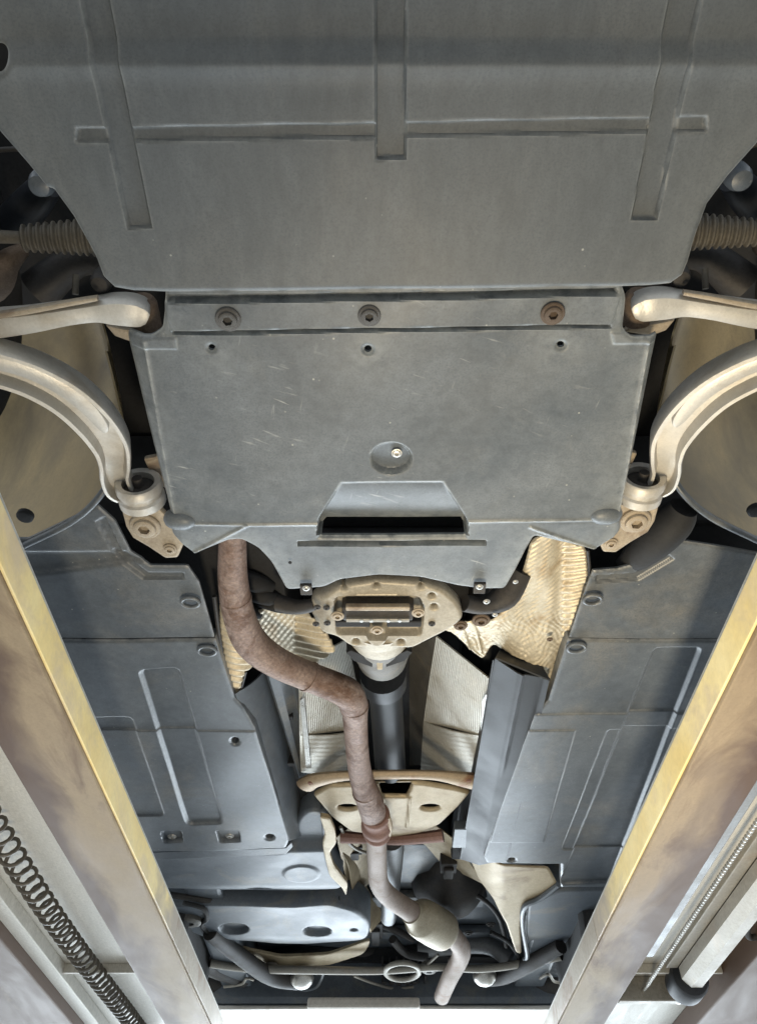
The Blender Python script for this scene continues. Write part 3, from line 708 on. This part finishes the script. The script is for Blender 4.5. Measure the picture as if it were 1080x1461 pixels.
# brackets beside the plate
pix_tube('shift_bracket', [(398, 860, 1.14, 26), (425, 866, 1.12, 22), (452, 862, 1.10, 18)], 'soot', car, 5, 10)
pix_tube('shift_bracket', [(662, 860, 1.10, 26), (690, 864, 1.11, 26), (720, 850, 1.13, 40), (742, 815, 1.16, 34)], 'soot', car, 5, 10)
for x, y, wd in ((694, 858, 10), (706, 877, 8), (735, 830, 8)): bolt(x, y, 1.085, wd, 'bright', car)
for i, (x, y, wd) in enumerate(((360, 830, 30), (375, 850, 26), (352, 870, 24), (395, 865, 18))):
    pix_tube('engine_bracket', [(x - 26, y - 8, 1.24, wd), (x, y, 1.22, wd), (x + 26, y + 6, 1.24, wd * .7)], 'black', car, 4, 10)
# tail housing and propeller shaft
TH = pix_tube('tail_housing', [(541, 880, 1.165, 96), (542, 900, 1.17, 94), (543, 912, 1.175, 86), (544, 922, 1.18, 84), (545, 932, 1.19, 74), (545, 938, 1.20, 70), (545, 940, 1.20, 60)], 'housing', car, 6, 28)
pix_tube('flange', [(541, 872, 1.155, 112), (541, 886, 1.16, 106), (542, 894, 1.16, 98), (542, 896, 1.165, 90)], 'gearbox', TH, 5, 28)
for sg in (-1, 1):
    plate('housing_slot', [(541 + sg * 9, 938), (541 + sg * 10, 952), (541 + sg * 36, 943), (541 + sg * 47, 931), (541 + sg * 40, 928), (541 + sg * 26, 934)], 1.103, .05, 'black', TH, .001)
plate('web', [(536, 926), (547, 926), (546, 956), (538, 956)], 1.098, .03, 'tan', TH, .003)
PS = pix_tube('propeller_shaft', [(546, 960, 1.24, 66), (548, 976, 1.25, 64), (549, 979, 1.25, 50), (553, 1030, 1.25, 46), (557, 1098, 1.24, 44)], 'duct', car, 4, 28)
pix_tube('rear_shaft', [(558, 1196, 1.24, 36), (558, 1215, 1.24, 36), (556, 1290, 1.22, 24), (554, 1310, 1.22, 22)], 'steel', PS, 6, 20)

# ---- cross brace, plate, second brace ---------------------------------------
CB = pix_tube('cross_brace', [(436, 1120, 1.175, 30), (450, 1113, 1.17, 28), (490, 1107, 1.165, 20), (560, 1105, 1.165, 19), (620, 1106, 1.165, 20), (662, 1112, 1.17, 30), (684, 1116, 1.175, 34)], 'brace', car, 6, 14, .6)
for x, y in ((444, 1117), (668, 1114)): bolt(x, y, 1.158, 10, 'rustbar', CB)
TP = sheet('tunnel_plate', rnd_poly([(446, 1136), (470, 1122), (540, 1118), (600, 1118), (650, 1126), (672, 1132), (655, 1152), (628, 1178), (600, 1190), (560, 1196), (500, 1188), (474, 1168)], 5), 1.19, 'tan', car, .004,
      holes=[rnd_poly([(540, 1119), (588, 1119), (580, 1137), (545, 1136)], 2), ellipse(496, 1152, 13, 4, 14), ellipse(614, 1152, 13, 4, 14)],
      ridges=[((585, 1138), (580, 1180), .004, .005), ((545, 1140), (540, 1180), .004, .005)], thick=.004, roll=.01, roll_h=.008)
pix_tube('rear_brace', [(486, 1194, 1.20, 24), (520, 1196, 1.195, 20), (570, 1198, 1.19, 20), (632, 1192, 1.19, 24)], 'rustbar', car, 5, 10, .7)

# ---- exhaust ----------------------------------------------------------------
EX = pix_tube('exhaust_pipe', [(333, 730, 1.15, 38), (332, 780, 1.14, 40), (333, 830, 1.135, 43), (342, 880, 1.13, 46), (360, 918, 1.13, 48), (395, 945, 1.13, 44), (440, 965, 1.135, 42), (480, 981, 1.14, 43), (497, 991, 1.143, 44), (505, 1008, 1.147, 40), (507, 1030, 1.15, 35), (510, 1075, 1.15, 33), (516, 1112, 1.145, 34), (528, 1145, 1.14, 38), (534, 1166, 1.14, 36)], 'rust', car, 8, 24)
for rows in ([(440, 965, 1.135, 45), (443, 966.5, 1.135, 45)], [(505, 1006, 1.147, 42), (505.3, 1010, 1.147, 41)], [(336, 852, 1.133, 46), (337, 856, 1.133, 46)], [(521, 1128, 1.143, 38), (522, 1131, 1.143, 38)]): pix_tube('weld_seam', rows, 'rust', EX, 3, 24)
cl = pix_tube('pipe_clamp', [(535, 1160, 1.14, 38), (535.5, 1163, 1.14, 42), (536, 1168, 1.14, 38), (537, 1172, 1.14, 38), (537, 1176, 1.14, 43), (537, 1180, 1.14, 43), (538, 1184, 1.14, 36), (538, 1188, 1.14, 40), (538, 1192, 1.14, 32)], 'rustbar', EX, 3, 24)
pix_tube('clamp_bolt', [(553, 1165, 1.13, 8), (556, 1180, 1.13, 9), (554, 1194, 1.13, 6)], 'brace', cl, 4, 10)
pix_tube('middle_pipe', [(537, 1188, 1.14, 30), (538, 1230, 1.14, 28), (541, 1260, 1.14, 28), (556, 1280, 1.14, 28), (578, 1295, 1.14, 28), (594, 1306, 1.14, 30)], 'pipe', EX, 8, 22)
pix_tube('resonator', [(586, 1301, 1.14, 32), (592, 1305, 1.14, 36), (598, 1308, 1.14, 48), (604, 1312, 1.14, 54), (628, 1326, 1.14, 54), (633, 1329, 1.14, 48), (637, 1331, 1.14, 30)], 'cream', EX, 5, 26)
pix_tube('tail_pipe', [(636, 1328, 1.14, 28), (648, 1338, 1.14, 27), (658, 1354, 1.135, 27), (655, 1370, 1.13, 25), (642, 1394, 1.12, 24), (630, 1422, 1.11, 22)], 'pipe', EX, 8, 20)
pix_tube('muffler', [(644, 1436, 1.13, 8), (650, 1435, 1.13, 18), (690, 1434, 1.13, 22), (740, 1431, 1.14, 20), (752, 1430, 1.14, 8)], 'alu', EX, 6, 20)

# ---- rear floor -------------------------------------------------------------
FT = sheet('fuel_tank', rnd_poly([(120, 1224), (410, 1216), (424, 1180), (440, 1168), (462, 1170), (466, 1215), (474, 1246), (492, 1266), (478, 1280), (440, 1290), (380, 1291), (300, 1282), (200, 1268), (120, 1262)], 10), 1.15, 'tank', car, .005,
      zf=lambda Q, pix: .05 * sm((pix[:, 1] - 1262) / 34) + .03 * sm((1216 - pix[:, 1]) / 10), feats=[(ellipse(430, 1246, 26, 12), -.005, .004), (ellipse(368, 1274, 18, 5), .012, .004)], thick=.12, roll=.012, roll_h=.01)
FT2 = sheet('tank_cover', rnd_poly([(120, 1290), (250, 1292), (300, 1290), (420, 1294), (470, 1290), (510, 1300), (530, 1318), (526, 1340), (500, 1356), (440, 1366), (390, 1364), (320, 1350), (250, 1322), (120, 1310)], 10), 1.15, 'tank', car, .005,
      zf=lambda Q, pix: .05 * sm((pix[:, 1] - 1335) / 34), feats=[(ellipse(334, 1325, 20, 8), .02, .006), (ellipse(453, 1329, 19, 7), .02, .006), (ellipse(505, 1327, 5, 2), .01, .004)], thick=.10, roll=.012, roll_h=.012)
pix_tube('tank_strap', [(200, 1270, 1.165, 9), (280, 1282, 1.165, 9), (380, 1296, 1.17, 9), (450, 1294, 1.175, 9), (486, 1282, 1.18, 8)], 'soot', FT, 6, 8)
sheet('tank_heat_shield', rnd_poly([(456, 1166), (470, 1168), (478, 1186), (480, 1204), (470, 1218), (476, 1236), (484, 1246), (496, 1262), (494, 1280), (488, 1268), (470, 1250), (464, 1226), (460, 1205), (464, 1190)], 4), 1.14, 'tan', car, .003, thick=.012)
patch('tunnel_liner', [W(484, 1206, 1.24), W(502, 1206, 1.30), W(545, 1310, 1.30), W(528, 1330, 1.20)], 'tan', car, 16, 20, lambda u, v: .01 * np.sin(v * 9))
patch('tunnel_liner', [W(480, 1195, 1.22), W(650, 1200, 1.22), W(690, 1262, 1.25), W(500, 1280, 1.26)], 'tan', car, 30, 16, lambda u, v: -.10 * np.sin(u * math.pi))
RS = sheet('rear_heat_shield', rnd_poly([(668, 1236), (700, 1233), (782, 1238), (796, 1264), (768, 1280), (748, 1292), (742, 1322), (744, 1362), (736, 1360), (722, 1318), (704, 1288), (682, 1270)], 5), 1.16, 'tan', car, .004, zf=lambda Q, pix: .05 * sm((720 - pix[:, 0]) / 50), thick=.003)
pix_tube('folded_edge', [(796, 1262, 1.155, 8), (770, 1282, 1.15, 9), (748, 1294, 1.15, 8), (745, 1320, 1.15, 6), (752, 1362, 1.15, 7), (746, 1368, 1.15, 5)], 'panel', RS, 5, 8)
sheet('rear_floor_cover', rnd_poly([(752, 1290), (800, 1270), (1000, 1268), (1000, 1360), (800, 1362), (752, 1372), (748, 1330)], 8), 1.16, 'tank', car, .005, zf=lambda Q, pix: .03 * sm((pix[:, 1] - 1330) / 40), thick=.08, roll=.012, roll_h=.01)
# differential, subframe, links
p = W(640, 1345, 1.30)
D = link('differential', lathe('differential', [(.03, -.20), (.07, -.17), (.09, -.10), (.135, -.06), (.155, .02), (.14, .10), (.09, .14), (.02, .15)], 32, 'y'), 'soot', car, (p.x - .03, 3.14, Zc(1.36)))
pix_tube('drive_shaft', [(600, 1350, 1.30, 30), (690, 1348, 1.27, 24), (728, 1370, 1.2, 26)], 'steel', D, 6, 16)
pix_tube('drive_shaft', [(540, 1360, 1.32, 24), (460, 1364, 1.30, 20), (380, 1376, 1.22, 22)], 'soot', D, 6, 16)
SB = pix_tube('stabiliser_bar', [(300, 1374, 1.16, 12), (360, 1382, 1.16, 11), (440, 1384, 1.15, 11), (540, 1385, 1.15, 10), (620, 1380, 1.15, 10), (690, 1382, 1.15, 10), (760, 1372, 1.16, 11), (800, 1364, 1.16, 12)], 'cyl', car, 8, 14)
p = W(574, 1386, 1.145); R = rpx(p, 42); pts = [p + Vector((R * 1.15 * math.cos(a), R * 1.0 * math.sin(a) * 1.6, 0)) for a in [2 * math.pi * k / 28 for k in range(29)]]
tube('bar_ring', pts, .011, 'cyl', SB, 10)
for k in range(5): bolt(548 + k * 11, 1404 - abs(k - 2), 1.17, 8, 'soot', SB)
for x, y, s in ((431, 1396, 34), (691, 1392, 34)):
    p = W(x, y, 1.15); r = rpx(p, s)
    o = link('ball_joint', lathe('ball_joint', [(.2, -1), (.6, -.82), (.9, -.45), (1, 0), (.9, .45), (.5, .85)], 24), 'bright', car, p); o.scale = (r, r, r * .8)
for rows in ([(300, 1330, 1.15, 22), (340, 1362, 1.15, 22), (385, 1392, 1.15, 24), (425, 1398, 1.16, 26)], [(800, 1350, 1.15, 20), (760, 1372, 1.15, 22), (722, 1390, 1.16, 24), (695, 1394, 1.17, 24)],
             [(290, 1400, 1.2, 40), (360, 1412, 1.2, 36), (450, 1408, 1.22, 30), (540, 1404, 1.22, 26)], [(800, 1400, 1.2, 40), (740, 1408, 1.2, 34), (690, 1412, 1.22, 28)],
             [(270, 1345, 1.2, 30), (300, 1375, 1.2, 30), (350, 1395, 1.2, 26)]):
    pix_tube('rear_link', rows, 'soot', car, 6, 14)
pix_tube('subframe_bar', [(290, 1420, 1.24, 26), (440, 1424, 1.24, 30), (560, 1420, 1.26, 34), (680, 1424, 1.24, 28), (810, 1414, 1.24, 26)], 'black', car, 6, 14)
pix_tube('plastic_hose', [(395, 1398, 1.15, 5), (430, 1412, 1.15, 4), (452, 1408, 1.15, 4), (462, 1388, 1.16, 4)], 'tank', car, 6, 8)
sub = sheet('rear_subframe', rnd_poly([(330, 1378), (420, 1368), (520, 1374), (600, 1366), (720, 1368), (800, 1358), (812, 1400), (780, 1424), (640, 1432), (480, 1432), (330, 1426), (300, 1404)], 10), 1.27, 'black', car, .006,
      feats=[(ellipse(470, 1400, 26, 8), .03, .01), (ellipse(680, 1402, 30, 8), .03, .01), (rnd_poly([(520, 1380), (600, 1378), (610, 1420), (510, 1422)], 6), -.03, .012), (rnd_poly([(340, 1390), (400, 1384), (410, 1416), (345, 1416)], 6), -.025, .012)],
      holes=[ellipse(430, 1420, 10, 4, 12), ellipse(720, 1418, 10, 4, 12)], thick=.05, roll=.008, roll_h=.004)
for k, x in enumerate((546, 556, 566, 576, 586, 596, 606)):
    p = W(x, 1400 + (k % 2) * 2, 1.19); boxes('cooling_fin', [(p.x - .004, p.x + .004, p.y - .07, p.y + .05, p.z - .004, p.z + .08)], 'soot', sub, .002)
for rows, mt in (([(505, 1392, 1.16, 4), (530, 1402, 1.16, 4), (560, 1410, 1.17, 4), (590, 1408, 1.17, 4)], 'cyl'), ([(625, 1362, 1.17, 4), (612, 1374, 1.16, 4), (600, 1384, 1.16, 4)], 'cyl'),
                 ([(262, 1288, 1.14, 7), (290, 1296, 1.14, 7), (296, 1310, 1.14, 7), (290, 1322, 1.15, 8), (330, 1356, 1.17, 8), (370, 1384, 1.18, 8)], 'rubber'),
                 ([(320, 1408, 1.16, 4), (345, 1404, 1.16, 4), (352, 1396, 1.16, 4), (362, 1398, 1.16, 4)], 'cyl'), ([(770, 1396, 1.16, 4), (782, 1390, 1.16, 4), (790, 1400, 1.16, 4), (800, 1402, 1.16, 4)], 'cyl'),
                 ([(700, 1330, 1.2, 6), (725, 1344, 1.19, 6), (740, 1368, 1.18, 6), (730, 1384, 1.18, 6)], 'rubber'), ([(486, 1180, 1.2, 5), (500, 1205, 1.21, 5), (520, 1216, 1.22, 5), (548, 1222, 1.23, 5)], 'cyl')):
    pix_tube('brake_line', rows, mt, car, 6, 8)
for x, y, wd, Z in ((272, 1306, 34, 1.16), (612, 1380, 20, 1.16), (650, 1377, 22, 1.16), (386, 1384, 22, 1.17), (745, 1380, 22, 1.17), (350, 1372, 24, 1.18)):
    p = W(x, y, Z); rr0 = rpx(p, wd)
    o = link('link_bushing', lathe('link_bushing', [(.35, -.5), (.4, -.7), (.8, -.7), (1, -.6), (1, .6), (.8, .7)], 20), 'housing', car, p); o.scale = (rr0, rr0, rr0)
    o2 = link('bush_core', lathe('bush_core', [(.1, -.62), (.38, -.62), (.42, -.4)], 16), 'black', o, p)
    o2.location = (0, 0, 0)
for x, y, dx, dy in ((505, 1215, 30, .03), (490, 1200, 18, .05), (640, 1240, 20, .04), (536, 1330, 24, .08)):
    p = W(x, y, 1.27); boxes('floor_bracket', [(p.x - .03, p.x + .03, p.y - dy, p.y + dy, p.z, p.z + .05), (p.x - .018, p.x + .018, p.y - dy * .5, p.y + dy * 1.4, p.z - .015, p.z)], 'soot', car, .005)
sheet('tank_rim', rnd_poly([(300, 1344), (400, 1366), (470, 1362), (530, 1342), (520, 1362), (470, 1378), (400, 1380), (330, 1366)], 8), 1.20, 'tan', FT2, .005, thick=.01)
for sg, rows in ((-1, [(300, 1396), (350, 1388), (404, 1392), (424, 1402), (404, 1414), (350, 1416), (306, 1418)]), (1, [(806, 1388), (770, 1384), (724, 1390), (702, 1400), (722, 1412), (770, 1412), (806, 1410)])):
    cx_ = sum(q[0] for q in rows) / 7; cy_ = sum(q[1] for q in rows) / 7
    ra = sheet('trailing_arm', rnd_poly(rows, 8), 1.20, 'panel', car, .005, feats=[(ellipse(cx_, cy_, 34, 6), .025, .01)], holes=[ellipse(cx_ - sg * 30, cy_, 7, 3.5, 12)], thick=.03, roll=.012, roll_h=.012)
    bolt(cx_ + sg * 34, cy_, 1.195, 12, 'bright', ra); bolt(cx_ + sg * 6, cy_ + 9, 1.2, 8, 'boltrust', ra)
for x, y in ((660, 1292), (700, 1318), (668, 1330)): bolt(x, y, 1.27, 14, 'soot', D)
for rows in ([(470, 1306, 1.3, 10), (540, 1318, 1.3, 10), (590, 1340, 1.28, 10)], [(560, 1340, 1.26, 12), (580, 1360, 1.24, 12), (610, 1366, 1.22, 12)], [(660, 1268, 1.28, 7), (690, 1284, 1.26, 7), (712, 1310, 1.25, 7), (722, 1350, 1.22, 7)]):
    pix_tube('fuel_line', rows, 'soot', car, 6, 10)
# rear bumper lower edge
boxes('bumper', [(-.78, .82, 3.86, 4.02, Zc(1.105), Zc(1.40))], 'tank', car, .03)
boxes('bumper_insert', [(-.31, .18, 3.80, 3.855, Zc(1.075), Zc(1.118))], 'bumper', car, .012)
boxes('bumper_lip', [(-.74, .78, 3.865, 3.99, Zc(1.088), Zc(1.104))], 'alu', car, .006)  # pale strip added for the brightly lit line along the bumper bottom

# ================================================================== RUNWAYS
YA, YB = -1.6, 4.9
def runway(sgn, label):
    xi = (-.562 if sgn < 0 else .603)                        # inner face
    mx = lambda d: xi + sgn * d                              # distance outwards
    def bx(name, d0, d1, y0, y1, z0, z1, mat, par, bev=.003):
        a, b = sorted((mx(d0), mx(d1))); return boxes(name, [(a, b, y0, y1, Zc(z0), Zc(z1))], mat, par, bev)
    t = thing('lift_runway', (mx(.37), 1.65, Zc(.79)), label, 'car lift', 'runways of the car lift')
    bx('deck_plate', .003, .74, YA, YB, .872, .88, 'deck', t, .001)
    bm = bx('inner_beam', .006, .156, YA, YB, .798, .8715, 'rail', t, .004)
    bx('guide_strip', 0, .0055, YA, 2.28, .806, .8705, 'yellow', t, .0015)
    bx('guide_strip', .0005, .0055, 2.283, YB, .806, .8705, 'bare', t, .0015)
    bx('outer_beam', .47, .74, YA, YB, .80, .8715, 'rail', t, .004)
    for y in (-1.1, .3, 1.0, 2.65, 3.4): bx('cross_rib', .157, .469, y, y + .012, .845, .8715, 'deck', t, .001)
    return t, mx, bx
RL, mx, bx = runway(-1, 'worn steel lift runway with spiral air hose hanging below its deck')
bx('side_channel', .42, .4695, YA, YB, .835, .8715, 'deck', RL, .002)
RR, mx, bx = runway(1, 'worn steel lift runway carrying a hydraulic cylinder, cable and pipes below its deck')
def slopeX(s, Z): return s * Z / CP + .0
def rod(name, s, Z, r, y0, y1, mat, par, n=16, dx=.002):
    x = slopeX(s, Z) + dx
    return tube(name, [Vector((x, y0, Zc(Z))), Vector((x, (y0 + y1) / 2, Zc(Z))), Vector((x, y1, Zc(Z)))], r, mat, par, n)
xb = mx(.158)
boxes('cable_channel', [(xb, xb + .030, YA, 2.42, Zc(.812), Zc(.8715))], 'steel', RR, .003)
# twisted wire cable
def cable():
    x = slopeX(.672, .828); V = []; pts = []; rr = []
    n = 1550; y0, y1 = -1.2, 2.77
    sec = 8; Fs = []
    for i in range(n + 1):
        y = y0 + (y1 - y0) * i / n; r = .0052 * (1 + .28 * math.sin(i * 1.05))
        for k in range(sec):
            a = 2 * math.pi * k / sec; V.append((x + r * math.cos(a), y, Zc(.828) + r * math.sin(a)))
    for i in range(n):
        for k in range(sec):
            a = i * sec + k; b = i * sec + (k + 1) % sec; Fs.append((a, b, b + sec, a + sec))
    Fs.append(tuple(range(sec))[::-1]); Fs.append(tuple(range(n * sec, n * sec + sec)))
    link('wire_cable', mesh('wire_cable', V, Fs), 'bright', RR)
cable()
x0 = slopeX(.688, .85)
boxes('flat_rail', [(x0, x0 + .036, YA, 2.62, Zc(.848), Zc(.8715))], 'cyl', RR, .003)
x0 = slopeX(.762, .83)
HEX = [(math.cos(math.pi / 4 * k + .39), math.sin(math.pi / 4 * k + .39)) for k in range(8)]
me = sweep_mesh('hydraulic_cylinder', [(x0, YA + .3, Zc(.828)), (x0, 2.60, Zc(.828))], [.042, .042], HEX, smooth=False)
HC = link('hydraulic_cylinder', me, 'cyl', RR)
tube('cylinder_rod', [Vector((x0, 2.59, Zc(.828))), Vector((x0, 2.8, Zc(.828)))], .026, 'bright', HC, 20)
link('end_cap', lathe('end_cap', [(.030, -.03), (.052, -.03), (.058, -.02), (.058, .045), (.05, .055), (.030, .055)], 28, 'y'), 'duct', HC, (x0, 2.66, Zc(.828)))
bx('cable_anchor', .16, .40, 2.76, 2.79, .80, .8715, 'cyl', RR, .004)
for s, Z in ((.845, .86), (.885, .85), (.925, .86)): rod('pipe', s, Z, .010, YA, 3.6, 'steel' if Z < .855 else 'cyl', RR)
pts = catmull([(x0 + .05, 1.9, Zc(.85)), (x0 + .055, 2.2, Zc(.845)), (x0 + .10, 2.35, Zc(.84)), (x0 + .16, 2.25, Zc(.845)), (x0 + .17, 1.9, Zc(.85))], 8)
tube('rubber_hose', [Vector(p) for p in pts], .009, 'rubber', RR, 12)

# ================================================================== COILED AIR HOSE
def coil():
    x = -.862; zc = Zc(.832); V = []
    pts = []
    turns0 = 0; y = 1.2; a = 0
    pitch = lambda y: .052 - .018 * min(1, max(0, (y - 1.7) / 1.5))
    R = .026
    while y < 3.35:
        pts.append(Vector((x + R * math.cos(a) + .012 * math.sin(y * 2.1), y, zc + R * math.sin(a) - .004 * math.cos(y * 3)))); a += 2 * math.pi / 14; y += pitch(y) / 14
    t = tube('air_hose', pts, .0048, 'hose', None, 8)
    t['label'] = 'dark brown spiral air hose stretched under the lift runway deck'; t['category'] = 'hose'
coil()
